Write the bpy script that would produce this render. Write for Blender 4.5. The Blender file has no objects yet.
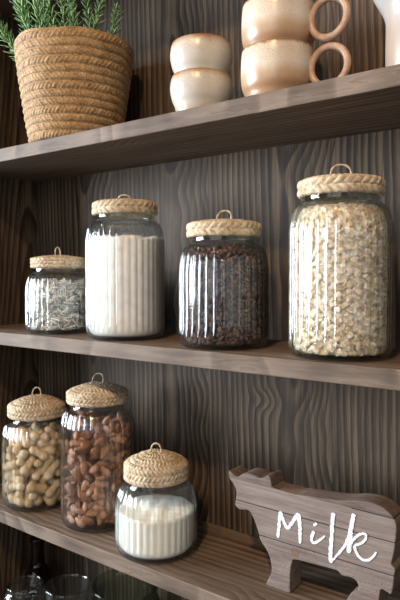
import bpy, bmesh, math, random
import numpy as np
from mathutils import Vector, Matrix, kdtree

PI = math.pi
rng = np.random.default_rng(7)
random.seed(7)
COL = bpy.context.scene.collection
scene = bpy.context.scene

# ------------------------------------------------------------------ helpers
def link(o, parent=None):
    COL.objects.link(o)
    if parent is not None:
        o.parent = parent
    return o

def tag(o, label=None, cat=None, group=None, kind=None):
    if label: o['label'] = label
    if cat: o['category'] = cat
    if group: o['group'] = group
    if kind: o['kind'] = kind
    return o

def empty(name, loc=(0, 0, 0), rz=0.0):
    o = bpy.data.objects.new(name, None)
    o.empty_display_size = .02
    o.location = loc
    o.rotation_euler = (0, 0, rz)
    return link(o)

def mesh(name, verts, faces, smooth=True):
    me = bpy.data.meshes.new(name)
    me.from_pydata([tuple(map(float, v)) for v in verts], [], [tuple(map(int, f)) for f in faces])
    me.update()
    if smooth:
        me.polygons.foreach_set('use_smooth', [True] * len(me.polygons))
    return me

def obj(name, me, mat, parent=None, loc=None):
    if mat is not None and not me.materials:
        me.materials.append(mat)
    o = bpy.data.objects.new(name, me)
    link(o, parent)
    if loc is not None:
        o.location = loc
    return o

def fix_normals(me):
    bm = bmesh.new(); bm.from_mesh(me)
    bmesh.ops.recalc_face_normals(bm, faces=bm.faces)
    bm.to_mesh(me); bm.free()
    return me

def box_mesh(name, lo, hi, bevel=.0015):
    bm = bmesh.new()
    bmesh.ops.create_cube(bm, size=1)
    for v in bm.verts:
        for i in range(3):
            v.co[i] = lo[i] + (v.co[i] + .5) * (hi[i] - lo[i])
    if bevel:
        bmesh.ops.bevel(bm, geom=list(bm.edges), offset=bevel, segments=2, profile=.5, affect='EDGES')
    me = bpy.data.meshes.new(name); bm.to_mesh(me); bm.free()
    return me

def revolve(name, prof, n=64, rfun=None, closed=False):
    """prof: list of (r, z); rfun(theta array, r, z, i) -> radius array. Poles where r == 0."""
    th = np.linspace(0, 2 * PI, n, endpoint=False)
    V, F, rows = [], [], []
    for i, (r, z) in enumerate(prof):
        if r <= 1e-9:
            rows.append(('p', len(V))); V.append((0, 0, z)); continue
        rr = np.full(n, r) if rfun is None else rfun(th, r, z, i)
        zz = np.full(n, z)
        if isinstance(rr, tuple): rr, zz = rr
        rows.append(('r', len(V)))
        V.extend(zip(rr * np.cos(th), rr * np.sin(th), zz))
    m = len(rows)
    for i in range(m if closed else m - 1):
        a, b = rows[i], rows[(i + 1) % m]
        for j in range(n):
            k = (j + 1) % n
            if a[0] == 'r' and b[0] == 'r':
                F.append((a[1] + j, a[1] + k, b[1] + k, b[1] + j))
            elif a[0] == 'p' and b[0] == 'r':
                F.append((a[1], b[1] + k, b[1] + j))
            elif a[0] == 'r' and b[0] == 'p':
                F.append((a[1] + j, a[1] + k, b[1]))
    return fix_normals(mesh(name, V, F))

def tube(name, pts, rad, n=10, closed=False, twist=None):
    P = [Vector(p) for p in pts]
    m = len(P)
    V, F = [], []
    prev = None
    for i, p in enumerate(P):
        if closed:
            t = (P[(i + 1) % m] - P[i - 1]).normalized()
        else:
            t = (P[min(i + 1, m - 1)] - P[max(i - 1, 0)]).normalized()
        if prev is None:
            a = Vector((0, 0, 1)) if abs(t.z) < .9 else Vector((1, 0, 0))
            u = t.cross(a).normalized()
        else:
            u = (prev - t * prev.dot(t)).normalized()
        prev = u
        w = t.cross(u)
        r = rad(i / max(1, m - 1)) if callable(rad) else rad
        for j in range(n):
            a = 2 * PI * j / n
            rr = r * (1 + (twist(i, a) if twist else 0))
            V.append(p + u * (rr * math.cos(a)) + w * (rr * math.sin(a)))
    for i in range(m if closed else m - 1):
        b = (i + 1) % m
        for j in range(n):
            k = (j + 1) % n
            F.append((i * n + j, i * n + k, b * n + k, b * n + j))
    if not closed:
        F.append(tuple(range(n))); F.append(tuple((m - 1) * n + j for j in range(n)))
    return fix_normals(mesh(name, V, F))

def smooth_path(pts, n):
    """Catmull-Rom through pts."""
    P = [np.array(p, float) for p in pts]
    P = [2 * P[0] - P[1]] + P + [2 * P[-1] - P[-2]]
    out = []
    segs = len(P) - 3
    for s in range(n + 1):
        u = s / n * segs
        i = min(int(u), segs - 1); t = u - i
        a, b, c, d = P[i:i + 4]
        out.append(.5 * ((2 * b) + (c - a) * t + (2 * a - 5 * b + 4 * c - d) * t * t + (3 * b - a - 3 * c + d) * t ** 3))
    return out

def merge_instances(name, base_v, base_f, mats):
    V, F = [], []
    bv = np.array(base_v)
    for M in mats:
        M = np.array(M)
        k = len(V)
        V.extend((bv @ M[:3, :3].T + M[:3, 3]).tolist())
        F.extend([tuple(i + k for i in f) for f in base_f])
    return mesh(name, V, F)

# ------------------------------------------------------------------ materials
class NT:
    def __init__(self, name):
        self.m = bpy.data.materials.new(name); self.m.use_nodes = True
        self.t = self.m.node_tree; self.t.nodes.clear()
        self.out = self.n('ShaderNodeOutputMaterial')
    def n(self, typ, **kw):
        x = self.t.nodes.new(typ)
        for k, v in kw.items(): setattr(x, k, v)
        return x
    def put(self, sock, v):
        if hasattr(v, 'is_output') or isinstance(v, bpy.types.NodeSocket): self.t.links.new(v, sock)
        elif v is not None: sock.default_value = v
    def math(self, op, a, b=None, c=None, clamp=False):
        x = self.n('ShaderNodeMath', operation=op); x.use_clamp = clamp
        for s, v in zip(x.inputs, (a, b, c)): self.put(s, v)
        return x.outputs[0]
    def coord(self, which='Object'):
        return self.n('ShaderNodeTexCoord').outputs[which]
    def sep(self, v):
        x = self.n('ShaderNodeSeparateXYZ'); self.put(x.inputs[0], v); return x.outputs
    def comb(self, a, b, c):
        x = self.n('ShaderNodeCombineXYZ')
        for s, v in zip(x.inputs, (a, b, c)): self.put(s, v)
        return x.outputs[0]
    def noise(self, v, scale, detail=3, rough=.55, dist=0):
        x = self.n('ShaderNodeTexNoise')
        self.put(x.inputs['Vector'], v); x.inputs['Scale'].default_value = scale
        x.inputs['Detail'].default_value = detail; x.inputs['Roughness'].default_value = rough
        x.inputs['Distortion'].default_value = dist
        return x.outputs['Fac']
    def voro(self, v, scale, feature='F1', out='Distance'):
        x = self.n('ShaderNodeTexVoronoi', feature=feature)
        self.put(x.inputs['Vector'], v); x.inputs['Scale'].default_value = scale
        return x.outputs[out]
    def ramp(self, f, stops, interp='LINEAR'):
        x = self.n('ShaderNodeValToRGB'); e = x.color_ramp.elements; x.color_ramp.interpolation = interp
        while len(e) < len(stops): e.new(.5)
        for k, (p, c) in enumerate(stops):
            e[k].position = p; e[k].color = (*c, 1) if len(c) == 3 else c
        self.put(x.inputs[0], f); return x.outputs[0]
    def mix(self, f, a, b, mode='MIX'):
        x = self.n('ShaderNodeMix', data_type='RGBA', blend_type=mode)
        self.put(x.inputs[0], f)
        self.put(x.inputs[6], (*a, 1) if isinstance(a, tuple) and len(a) == 3 else a)
        self.put(x.inputs[7], (*b, 1) if isinstance(b, tuple) and len(b) == 3 else b)
        return x.outputs[2]
    def bump(self, h, strength=.3, dist=.002):
        x = self.n('ShaderNodeBump'); self.put(x.inputs['Height'], h)
        x.inputs['Strength'].default_value = strength; x.inputs['Distance'].default_value = dist
        return x.outputs[0]
    def rnd(self):
        return self.n('ShaderNodeObjectInfo').outputs['Random']
    def island(self):
        return self.n('ShaderNodeNewGeometry').outputs['Random Per Island']
    def bsdf(self, color, rough=.6, normal=None, spec=.5, **kw):
        b = self.n('ShaderNodeBsdfPrincipled')
        self.put(b.inputs['Base Color'], (*color, 1) if isinstance(color, tuple) and len(color) == 3 else color)
        self.put(b.inputs['Roughness'], rough)
        b.inputs['Specular IOR Level'].default_value = spec
        if normal is not None: self.put(b.inputs['Normal'], normal)
        for k, v in kw.items(): self.put(b.inputs[k], v)
        self.t.links.new(b.outputs[0], self.out.inputs[0])
        return self.m

def hexs(r, g, b):
    f = lambda c: (c / 255 / 12.92) if c / 255 <= .04045 else ((c / 255 + .055) / 1.055) ** 2.4
    return (f(r), f(g), f(b))

def wood(name, across, along, dark, mid, light, plank=.27, rings=95, rough=.52, spec=.22, knot=None, seed=0.0):
    """Oak: arched cathedral growth rings, fine open pores, planks of the given width."""
    t = NT(name)
    s = t.sep(t.coord())
    u = t.math('ADD', s[across], 10.0 + seed); v = s[along]
    other = s[({0, 1, 2} - {across, along}).pop()]
    wob = t.noise(t.comb(t.math('MULTIPLY', u, 3.0), t.math('MULTIPLY', v, 2.2), other), 1.7, 2, .5)
    wob = t.math('SUBTRACT', wob, .5)
    cell = t.math('FLOOR', t.math('DIVIDE', u, plank))
    w = t.math('SUBTRACT', t.math('FRACT', t.math('DIVIDE', u, plank)), .5)
    wn = t.n('ShaderNodeTexWhiteNoise', noise_dimensions='1D'); t.put(wn.inputs['W'], cell)
    rv = wn.outputs['Value']
    w = t.math('MULTIPLY', w, plank)
    w = t.math('ADD', w, t.math('MULTIPLY', t.math('SUBTRACT', rv, .5), plank * .5))
    w = t.math('ADD', w, t.math('MULTIPLY', wob, .07))
    rad = t.math('SQRT', t.math('ADD', t.math('MULTIPLY', w, w), .0011))
    f = t.math('MULTIPLY', rad, rings)
    f = t.math('ADD', f, t.math('MULTIPLY', v, t.math('MULTIPLY', t.math('SUBTRACT', rv, .35), 14.0)))
    f = t.math('ADD', f, t.math('MULTIPLY', wob, 5.0))
    if knot is not None:
        du = t.math('SUBTRACT', s[across], knot[0]); dv = t.math('SUBTRACT', v, knot[1])
        d2 = t.math('ADD', t.math('MULTIPLY', du, t.math('MULTIPLY', du, 1500.0)), t.math('MULTIPLY', dv, t.math('MULTIPLY', dv, 3600.0)))
        f = t.math('ADD', f, t.math('MULTIPLY', t.math('EXPONENT', t.math('MULTIPLY', d2, -1.0)), 1.3))
    fr = t.math('FRACT', f)
    ring = t.math('POWER', fr, 1.6)
    ring = t.math('MULTIPLY', ring, t.math('SUBTRACT', 1.0, t.math('POWER', fr, 14.0)))
    fib = t.noise(t.comb(t.math('MULTIPLY', u, 230.0), t.math('MULTIPLY', v, 7.0), t.math('MULTIPLY', other, 60.0)), 1.0, 3, .7)
    fib2 = t.noise(t.comb(t.math('MULTIPLY', u, 75.0), t.math('MULTIPLY', v, 2.5), t.math('MULTIPLY', other, 40.0)), 1.0, 2, .6)
    big = t.noise(t.comb(t.math('MULTIPLY', u, 6.0), t.math('MULTIPLY', v, 2.5), other), 1.0, 2, .5)
    vis = t.math('ADD', t.math('MULTIPLY', big, .55), .02)
    a = t.math('ADD', t.math('MULTIPLY', t.math('SUBTRACT', .55, ring), vis), t.math('MULTIPLY', fib, .55))
    a = t.math('ADD', a, t.math('MULTIPLY', fib2, .38))
    a = t.math('ADD', a, t.math('MULTIPLY', t.math('SUBTRACT', rv, .5), .03))
    pore = t.math('MULTIPLY', t.math('GREATER_THAN', fib, .60), -.10)
    a = t.math('ADD', a, pore)
    col = t.ramp(a, [(.26, dark), (.50, mid), (.74, light)])
    nrm = t.bump(a, .25, .0015)
    return t.bsdf(col, t.math('ADD', rough, t.math('MULTIPLY', fib, .15)), nrm, spec)

OAK_D, OAK_M, OAK_L = hexs(18, 13, 9), hexs(62, 49, 38), hexs(112, 94, 74)
M_back = wood('brushed_oak_upright', 0, 2, OAK_D, OAK_M, OAK_L, plank=.235, knot=(-.504, 1.033), seed=.02)
M_shelf = wood('brushed_oak_level', 1, 0, hexs(54, 43, 34), hexs(101, 87, 75), hexs(132, 117, 103), plank=.30, rings=80, seed=.1)
M_side = wood('brushed_oak_side', 1, 2, OAK_D, OAK_M, OAK_L, plank=.25)

REFR = .13
def mat_glass(tint=(.985, .994, .992), edge=(.48, .58, .62), name='clear_glass', refr=0.0):
    t = NT(name)
    lw = t.n('ShaderNodeLayerWeight'); lw.inputs['Blend'].default_value = .5
    face = lw.outputs['Facing']
    p5 = t.math('POWER', face, 3.4)
    fr = t.math('ADD', t.math('MULTIPLY', p5, .75), .034, clamp=True)
    col = t.mix(t.math('POWER', face, 2.4), tint, edge)
    tr = t.n('ShaderNodeBsdfTransparent'); t.put(tr.inputs[0], col)
    gl = t.n('ShaderNodeBsdfGlossy'); gl.inputs['Roughness'].default_value = .04
    gl.inputs[0].default_value = (1, 1, 1, 1)
    if refr > 0:
        rf = t.n('ShaderNodeBsdfRefraction'); t.put(rf.inputs['Color'], col); rf.inputs['IOR'].default_value = 1.30; rf.inputs['Roughness'].default_value = 0
        m2 = t.n('ShaderNodeMixShader'); m2.inputs[0].default_value = refr
        t.t.links.new(tr.outputs[0], m2.inputs[1]); t.t.links.new(rf.outputs[0], m2.inputs[2]); tr = m2
    mx = t.n('ShaderNodeMixShader')
    t.put(mx.inputs[0], fr); t.t.links.new(tr.outputs[0], mx.inputs[1]); t.t.links.new(gl.outputs[0], mx.inputs[2])
    t.t.links.new(mx.outputs[0], t.out.inputs[0])
    return t.m
M_glass = mat_glass(refr=REFR)
M_darkglass = mat_glass((.75, .80, .74), (.25, .3, .26), 'green_tinted_glass')
M_amber = mat_glass((.55, .25, .08), (.2, .08, .02), 'amber_glass')

def mat_straw(name, a, b, c, sc=1.0):
    t = NT(name)
    co = t.coord()
    s = t.sep(co)
    n1 = t.noise(co, 170 * sc, 2, .6)
    n2 = t.noise(co, 900 * sc, 2, .6)
    n3 = t.noise(co, 35 * sc, 1, .5)
    f = t.math('ADD', t.math('MULTIPLY', n1, .6), t.math('ADD', t.math('MULTIPLY', n2, .25), t.math('MULTIPLY', n3, .25)))
    col = t.ramp(f, [(.38, a), (.54, b), (.70, c)])
    return t.bsdf(col, .62, t.bump(n2, .35, .0006), .3)
M_straw = mat_straw('woven_straw', hexs(132, 112, 86), hexs(182, 164, 136), hexs(212, 199, 175))
M_jute = mat_straw('jute_rope', hexs(106, 81, 53), hexs(160, 127, 86), hexs(194, 163, 120), 1.8)

def mat_powder(name, a, b):
    t = NT(name); co = t.coord()
    n1 = t.noise(co, 60, 4, .6); n2 = t.noise(co, 420, 3, .6)
    col = t.ramp(n1, [(.3, a), (.6, b)])
    return t.bsdf(col, .9, t.bump(t.math('ADD', n1, t.math('MULTIPLY', n2, .5)), .25, .002), .1)
M_flour = mat_powder('wheat_flour', hexs(226, 220, 212), hexs(242, 238, 232))
M_milk = mat_powder('milk_powder', hexs(244, 238, 222), hexs(250, 247, 238))

def mat_grain(name, stops, rough=.5, spec=.4, island=False, bump=None, extra=None):
    t = NT(name); co = t.coord()
    r = t.island() if island else t.rnd()
    n = t.noise(co, 260, 3, .6)
    f = t.math('ADD', t.math('MULTIPLY', r, .7), t.math('MULTIPLY', n, .35))
    col = t.ramp(f, stops)
    nr = None
    if bump == 'wrinkle':
        s = t.sep(co)
        h = t.noise(t.comb(t.math('MULTIPLY', s[0], 90), t.math('MULTIPLY', s[1], 700), t.math('MULTIPLY', s[2], 700)), 1, 3, .6)
        nr = t.bump(h, .6, .0009)
        col = t.mix(t.math('MULTIPLY', h, .55), col, extra)
    elif bump == 'net':
        h = t.voro(co, 260, 'DISTANCE_TO_EDGE')
        h2 = t.math('SMOOTHSTEP', h, 0.0, .25) if False else t.math('MINIMUM', t.math('MULTIPLY', h, 3.0), 1.0)
        nr = t.bump(t.math('SUBTRACT', 1.0, h2), .7, .0012)
        col = t.mix(t.math('MULTIPLY', h2, .22), col, extra)
    elif bump == 'stripe':
        s = t.sep(co)
        w = t.math('SINE', t.math('MULTIPLY', s[1], 1700.0))
        w = t.math('ADD', w, t.math('MULTIPLY', t.math('SUBTRACT', n, .5), 2.2))
        col = t.mix(t.math('GREATER_THAN', w, .68), col, extra)
    elif bump == 'noise':
        nr = t.bump(n, .4, .001)
    return t.bsdf(col, rough, nr, spec)

COF = [(.1, hexs(42, 28, 22)), (.5, hexs(74, 52, 41)), (.95, hexs(108, 80, 64))]
M_coffee = mat_grain('roasted_coffee', COF, .46, .4)
M_coffee_i = mat_grain('roasted_coffee_heap', COF, .46, .4, True)
M_almond = mat_grain('almond_skin', [(.1, hexs(136, 92, 66)), (.5, hexs(172, 122, 90)), (.95, hexs(206, 160, 124))], .55, .35, bump='wrinkle', extra=(*hexs(96, 52, 32), 1))
M_peanut = mat_grain('peanut_shell', [(.1, hexs(200, 172, 132)), (.5, hexs(222, 197, 158)), (.95, hexs(236, 217, 184))], .75, .2, bump='net', extra=(*hexs(160, 118, 74), 1))
SEED = [(.1, hexs(196, 188, 176)), (.5, hexs(234, 230, 222)), (.95, hexs(246, 244, 238))]
M_seed = mat_grain('sunflower_shell', SEED, .5, .35, bump='stripe', extra=(*hexs(66, 62, 62), 1))
M_seed_i = mat_grain('sunflower_shell_heap', SEED, .5, .35, True, bump='stripe', extra=(*hexs(66, 62, 62), 1))
M_oats = mat_grain('oat_flake', [(.05, hexs(176, 148, 112)), (.3, hexs(216, 194, 160)), (.6, hexs(232, 216, 190)), (.95, hexs(244, 236, 218))], .7, .25, True, bump='noise')

def mat_glaze(name, stops, height, z0=0.0, speck=.9):
    """Reactive stoneware glaze: the colour runs from foot to rim, speckled at the rim."""
    t = NT(name); co = t.coord(); s = t.sep(co)
    z = t.math('DIVIDE', t.math('SUBTRACT', s[2], z0), height)
    drip = t.noise(t.comb(t.math('MULTIPLY', s[0], 55), t.math('MULTIPLY', s[1], 55), t.math('MULTIPLY', s[2], 9)), 1, 3, .6)
    zz = t.math('ADD', z, t.math('MULTIPLY', t.math('SUBTRACT', drip, .5), .16))
    col = t.ramp(zz, stops)
    sp = t.noise(co, 480, 3, .7)
    m = t.math('MULTIPLY', t.math('GREATER_THAN', sp, .57), t.math('MULTIPLY', t.math('SUBTRACT', zz, .40, clamp=True), speck))
    col = t.mix(m, col, hexs(150, 108, 72))
    sp2 = t.noise(co, 300, 2, .6)
    return t.bsdf(col, .30, t.bump(sp2, .08, .001), .5)
CREAM, TAN, BROWN = hexs(236, 226, 204), hexs(196, 158, 116), hexs(150, 104, 66)
M_mug = mat_glaze('stoneware_mug_glaze', [(.0, hexs(166, 138, 110)), (.28, hexs(156, 122, 92)), (.48, hexs(172, 144, 114)), (.66, hexs(196, 187, 172)), (.95, hexs(190, 178, 158)), (1.0, hexs(134, 98, 68))], .079)
M_cup = mat_glaze('stoneware_cup_glaze', [(.0, hexs(167, 149, 128)), (.22, hexs(162, 144, 123)), (.42, hexs(188, 183, 172)), (.86, hexs(185, 178, 165)), (.95, hexs(165, 147, 126)), (1.0, BROWN)], .074)
M_jug = mat_glaze('stoneware_jug_glaze', [(.0, hexs(148, 129, 113)), (.30, hexs(153, 137, 124)), (.50, hexs(170, 164, 160)), (1.0, hexs(172, 171, 168))], .20, speck=.2)
def mat_plain(name, c1, c2, rough, scale=60, spec=.4, bump=.15):
    t = NT(name); co = t.coord(); n = t.noise(co, scale, 3, .6)
    return t.bsdf(t.ramp(n, [(.35, c1), (.65, c2)]), rough, t.bump(n, bump, .001), spec)
M_handle = mat_plain('stoneware_handle_glaze', hexs(158, 126, 102), hexs(184, 154, 130), .32, 90)
M_soil = mat_plain('potting_soil', hexs(30, 22, 16), hexs(58, 44, 32), .95, 220, .1, .8)
M_leaf = mat_plain('rosemary_needle', hexs(72, 114, 60), hexs(148, 180, 122), .5, 120, .35)
M_stem = mat_plain('rosemary_stem', hexs(84, 100, 58), hexs(120, 126, 82), .7, 200, .2)
M_paint = mat_plain('white_brush_paint', hexs(204, 208, 214), hexs(228, 231, 235), .7, 500, .3, .4)
M_floor = wood('floor_boards', 0, 1, hexs(50, 42, 35), hexs(74, 62, 52), hexs(90, 78, 66), plank=.16)
M_plaster = mat_plain('wall_plaster', hexs(196, 190, 182), hexs(206, 200, 192), .9, 30)

# ------------------------------------------------------------------ the bookcase
CZ = 1.238                                   # eye height
Z_TOP, Z_MID, Z_LOW = CZ + .231, CZ - .1035, CZ - .438
TH = .0238
YF, YB = .66, .85
XL, XR = -1.09, .12
LEVELS = [Z_TOP + .3345, Z_TOP, Z_MID, Z_LOW, Z_LOW - .3345, .09 + TH]

fl = obj('floor', box_mesh('floor', (-4, -3.2, -.1), (3, .90, 0), 0), M_floor); tag(fl, kind='structure')
wb = obj('wall_back', box_mesh('wall_back', (-4, .90, -.1), (3, 1.0, 2.75), 0), M_plaster); tag(wb, kind='structure')

wr = obj('bounce_wall_right', box_mesh('bounce_wall_right', (3.0, -3.2, -.1), (3.1, 1.0, 2.75), 0), M_plaster); tag(wr, kind='structure')  # unseen pale wall, added to reflect in the jar glass and bounce daylight

bc = empty('bookcase', (0, 0, 0))
tag(bc, 'dark brown oak bookcase whose open shelves carry the jars, cups and sign', 'bookcase')
H = LEVELS[0] + .06
obj('back_panel', box_mesh('back_panel', (XL - .022, YB, 0.0), (XR + .022, YB + .018, H), .001), M_back, bc)
obj('side_panel', box_mesh('side_panel', (XL - .024, YF - .004, 0.0), (XL, YB, H)), M_side, bc)
obj('side_panel', box_mesh('side_panel', (XR, YF - .004, 0.0), (XR + .024, YB, H)), M_side, bc)
for z in LEVELS:
    obj('shelf', box_mesh('shelf', (XL, YF, z - TH), (XR, YB, z)), M_shelf, bc)
obj('plinth', box_mesh('plinth', (XL, YF + .03, 0), (XR, YF + .05, .09)), M_shelf, bc)

# ------------------------------------------------------------------ ribbed jars with woven lids
R_BODY, R_NECK = .0642, .0480
R_IN = .0617
def inner_profile(Hn):
    """(r, z) of the inside wall; Hn = height of the glass mouth."""
    sh = Hn - .062
    pts = [(0, .0050), (.050, .0050), (.0565, .0062), (.0600, .0100), (R_IN, .0160), (R_IN, sh)]
    for k in range(1, 9):
        a = k / 8 * PI / 2
        pts.append((R_NECK - .003 + (R_IN - R_NECK + .003) * math.cos(a) ** .9, sh + .040 * math.sin(a) ** 1.15))
    pts += [(R_NECK - .003, Hn)]
    return pts

NRIB = 34
def rib(th, r, z, amp):
    a = min(1, max(0, (z - .010) / .012)) * min(1, max(0, (r - .0505) / .008))
    return a * amp * (np.abs(np.cos(NRIB * th / 2)) - 1.0)
def jar_mesh(Hn, name):
    sh = Hn - .062
    outer = [(0, .0012), (.046, .0012), (.052, 0), (.0570, .0003), (.0610, .0022), (.0630, .0056), (R_BODY, .0110)]
    for k in range(1, 13):
        outer.append((R_BODY, .012 + (sh - .012) * k / 12))
    for k in range(1, 13):
        a = k / 12 * PI / 2
        outer.append((R_NECK + (R_BODY - R_NECK) * math.cos(a) ** .9, sh + .042 * math.sin(a) ** 1.15))
    outer += [(R_NECK + .0006, sh + .046), (R_NECK + .0006, Hn - .004), (R_NECK, Hn - .001), (R_NECK - .0015, Hn)]
    inner = inner_profile(Hn)[::-1]
    prof = outer + inner
    no = len(outer)
    NR = NRIB
    def rf(th, r, z, i):
        if i >= no:
            return r + rib(th, r, z, .0010)
        if r < .056: return np.full(len(th), r)
        a = min(1, max(0, (z - .006) / .012)) * min(1, max(0, (r - .0525) / .006))
        flute = np.abs(np.cos(NR * th / 2))
        return r + a * (.0030 * flute - .0014)
    return revolve(name, prof, NR * 8, rf)

def braid(u, v, n):
    """height 0..1 of one braided row: u = angle/2pi, v in 0..1 across the row, n strands."""
    b = np.sqrt(np.clip(1 - (2 * v - 1) ** 2, 0, 1))
    return b

LID_R, LID_H, DOME = .0525, .0205, .0070
def lid_mesh(name, rows=2, strands=30, top_rows=6, seed=0, dome=DOME):
    DOME = dome
    r_ = np.random.default_rng(seed)
    n = 300
    th = np.linspace(0, 2 * PI, n, endpoint=False)
    # smooth outer profile by arc length
    base = []
    side = [(LID_R + .0008 * math.sin(PI * k / 10), LID_H * k / 10 * .92 + .001) for k in range(11)]
    top = []
    for k in range(1, 25):
        q = k / 24
        rr = LID_R * (1 - q)
        zz = LID_H + DOME * (1 - (1 - q) ** 1.7)
        top.append((rr, zz))
    prof = [np.array(p) for p in side + top]
    prof = smooth_path(prof, 96)
    prof[-1] = np.array([0.0, prof[-1][1]])
    L = np.cumsum([0] + [float(np.linalg.norm(prof[i + 1] - prof[i])) for i in range(len(prof) - 1)])
    ls = L[10 * 96 // (len(side + top) - 1)]
    V, F = [], []
    rowsidx = []
    jit = r_.random((40, 128))
    for i, p in enumerate(prof):
        t = (prof[min(i + 1, len(prof) - 1)] - prof[max(i - 1, 0)]); t = t / np.linalg.norm(t)
        nrm = np.array([t[1], -t[0]])
        if nrm[1] < -.2: nrm = -nrm
        l = L[i]
        if l <= ls * 1.06:
            q = l / (ls * 1.06) * rows; row = min(int(q), rows - 1); v = q - row
            N = strands; amp = .0023; sl = .75 * (1 if row % 2 == 0 else -1)
            ph = row * .5
        else:
            q = (l - ls * 1.06) / (L[-1] - ls * 1.06) * top_rows; row = min(int(q), top_rows - 1); v = q - row
            N = max(10, int(44 * (1 - row / top_rows * .75))); amp = .0015; sl = .35 * (1 if row % 2 == 0 else -1)
            ph = row * .37; row += 10
        wob = .10 * np.sin(3 * th + row) + .06 * np.sin(7 * th + 2 * row)
        x = th / (2 * PI) * N + sl * (v - .5) + ph
        cell = np.floor(x).astype(int) % 128
        fx = x - np.floor(x)
        h = np.clip(1 - (2 * fx - 1) ** 2, 0, 1) ** .5
        b = np.clip(1 - abs(2 * v - 1 + wob * .5) ** 2.6, 0, 1) ** .5
        tilt = (fx - .5) * .5 * np.sign(sl)
        hh = b * h * (1 + tilt) * (.8 + .4 * jit[row, cell])
        fade = 1 if p[0] > .006 else p[0] / .006
        rr = p[0] + nrm[0] * amp * hh * fade - .0006
        zz = p[1] + nrm[1] * amp * hh * fade
        if p[0] < 1e-6:
            rowsidx.append(('p', len(V))); V.append((0, 0, p[1])); continue
        rr = np.maximum(rr, .0003)
        rowsidx.append(('r', len(V)))
        V.extend(zip(rr * np.cos(th), rr * np.sin(th), zz))
    # underside: a hollow cap that sits over the neck
    for (r, z) in [(.0495, .0002), (.0492, .014), (0, .014)]:
        if r == 0:
            rowsidx.insert(0, ('p', len(V))); V.append((0, 0, z))
        else:
            rowsidx.insert(0, ('r', len(V))); V.extend(zip(r * np.cos(th), r * np.sin(th), np.full(n, z)))
    for i in range(len(rowsidx) - 1):
        a, b = rowsidx[i], rowsidx[i + 1]
        for j in range(n):
            k = (j + 1) % n
            if a[0] == 'r' and b[0] == 'r': F.append((a[1] + j, a[1] + k, b[1] + k, b[1] + j))
            elif a[0] == 'p': F.append((a[1], b[1] + k, b[1] + j))
            else: F.append((a[1] + j, a[1] + k, b[1]))
    return fix_normals(mesh(name, V, F))

def loop_mesh(name, w, h, lean, seed=0):
    pts = []
    for k in range(29):
        q = k / 28
        a = PI * q
        x = -w / 2 * math.cos(a) * (1 + .35 * math.sin(a))
        z = h * math.sin(a) ** .75 - .004
        pts.append((x, lean * max(0, z) , z))
    return tube(name, pts, .00125, 9, twist=lambda i, a: .22 * math.sin(2 * a + i * .9))

LID_DOME = [.0060, .0140, .0060]
LIDS = [lid_mesh('lid_coarse', 2, 30, 6, 3, .0060), lid_mesh('lid_fine', 3, 44, 7, 5, .0140), lid_mesh('lid_medium', 3, 34, 6, 9, .0060)]
JARM = {}
def jar(label, x, y, z, Hn, rot, lid=0, loop=(.019, .020, .15), loop_rot=0.0, scale=1.0, ls=(1, 1, 1)):
    key = round(Hn, 4)
    if key not in JARM: JARM[key] = jar_mesh(Hn, 'ribbed_glass')
    t = empty('glass_jar', (x, y, z), rot)
    t.scale = (scale,) * 3
    tag(t, label, 'jar', 'ribbed glass jars with woven lids')
    obj('glass_body', JARM[key], M_glass, t)
    l = obj('woven_lid', LIDS[lid], M_straw, t, (0, 0, Hn - .0125))
    l.scale = ls
    lp = obj('lid_loop', loop_mesh('lid_loop', *loop), M_straw, l, (0, 0, LID_H + LID_DOME[lid] - .0005))
    lp.rotation_euler = (0, 0, loop_rot - rot)
    return t

H_T, H_M, H_S = .2150, .1705, .1260
E0 = .0006
J = dict(
    oats=(-.3190, .723, Z_MID + E0, H_T), coffee=(-.5010, .724, Z_MID + E0, H_M), flour=(-.7030, .727, Z_MID + E0, H_T),
    seeds=(-.8700, .724, Z_MID + E0, .1420), peanuts=(-.9450, .731, Z_LOW + E0, .1800), almonds=(-.7830, .738, Z_LOW + E0, .2260),
    milk=(-.6275, .7175, Z_LOW + E0, H_S))
SEED_SC = .90
jar('tall ribbed glass jar filled with pale rolled oats on the middle shelf', *J['oats'], .3, 0, (.024, .020, .05), .55)
jar('medium ribbed glass jar filled with dark coffee beans on the middle shelf', *J['coffee'], 1.1, 0, (.020, .019, .55), .35)
jar('tall ribbed glass jar filled with white flour on the middle shelf', *J['flour'], 2.0, 0, (.019, .012, -.9), .6)
jar('small ribbed glass jar of striped seeds at the dark end of the middle shelf', *J['seeds'], .7, 2, (.010, .021, .1), 1.2, SEED_SC)
jar('ribbed glass jar of whole peanuts in shells on the lower shelf', *J['peanuts'], 2.6, 1, (.015, .017, .45), .75, 1.0, (1, 1, 1.14))
jar('tall ribbed glass jar packed with brown almonds on the lower shelf', *J['almonds'], 1.7, 1, (.018, .019, .75), .55)
jar('small squat ribbed glass jar half filled with white powder on the lower shelf', *J['milk'], .1, 1, (.016, .014, .1), .45, 1.0, (.95, .95, 1.27))

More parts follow.
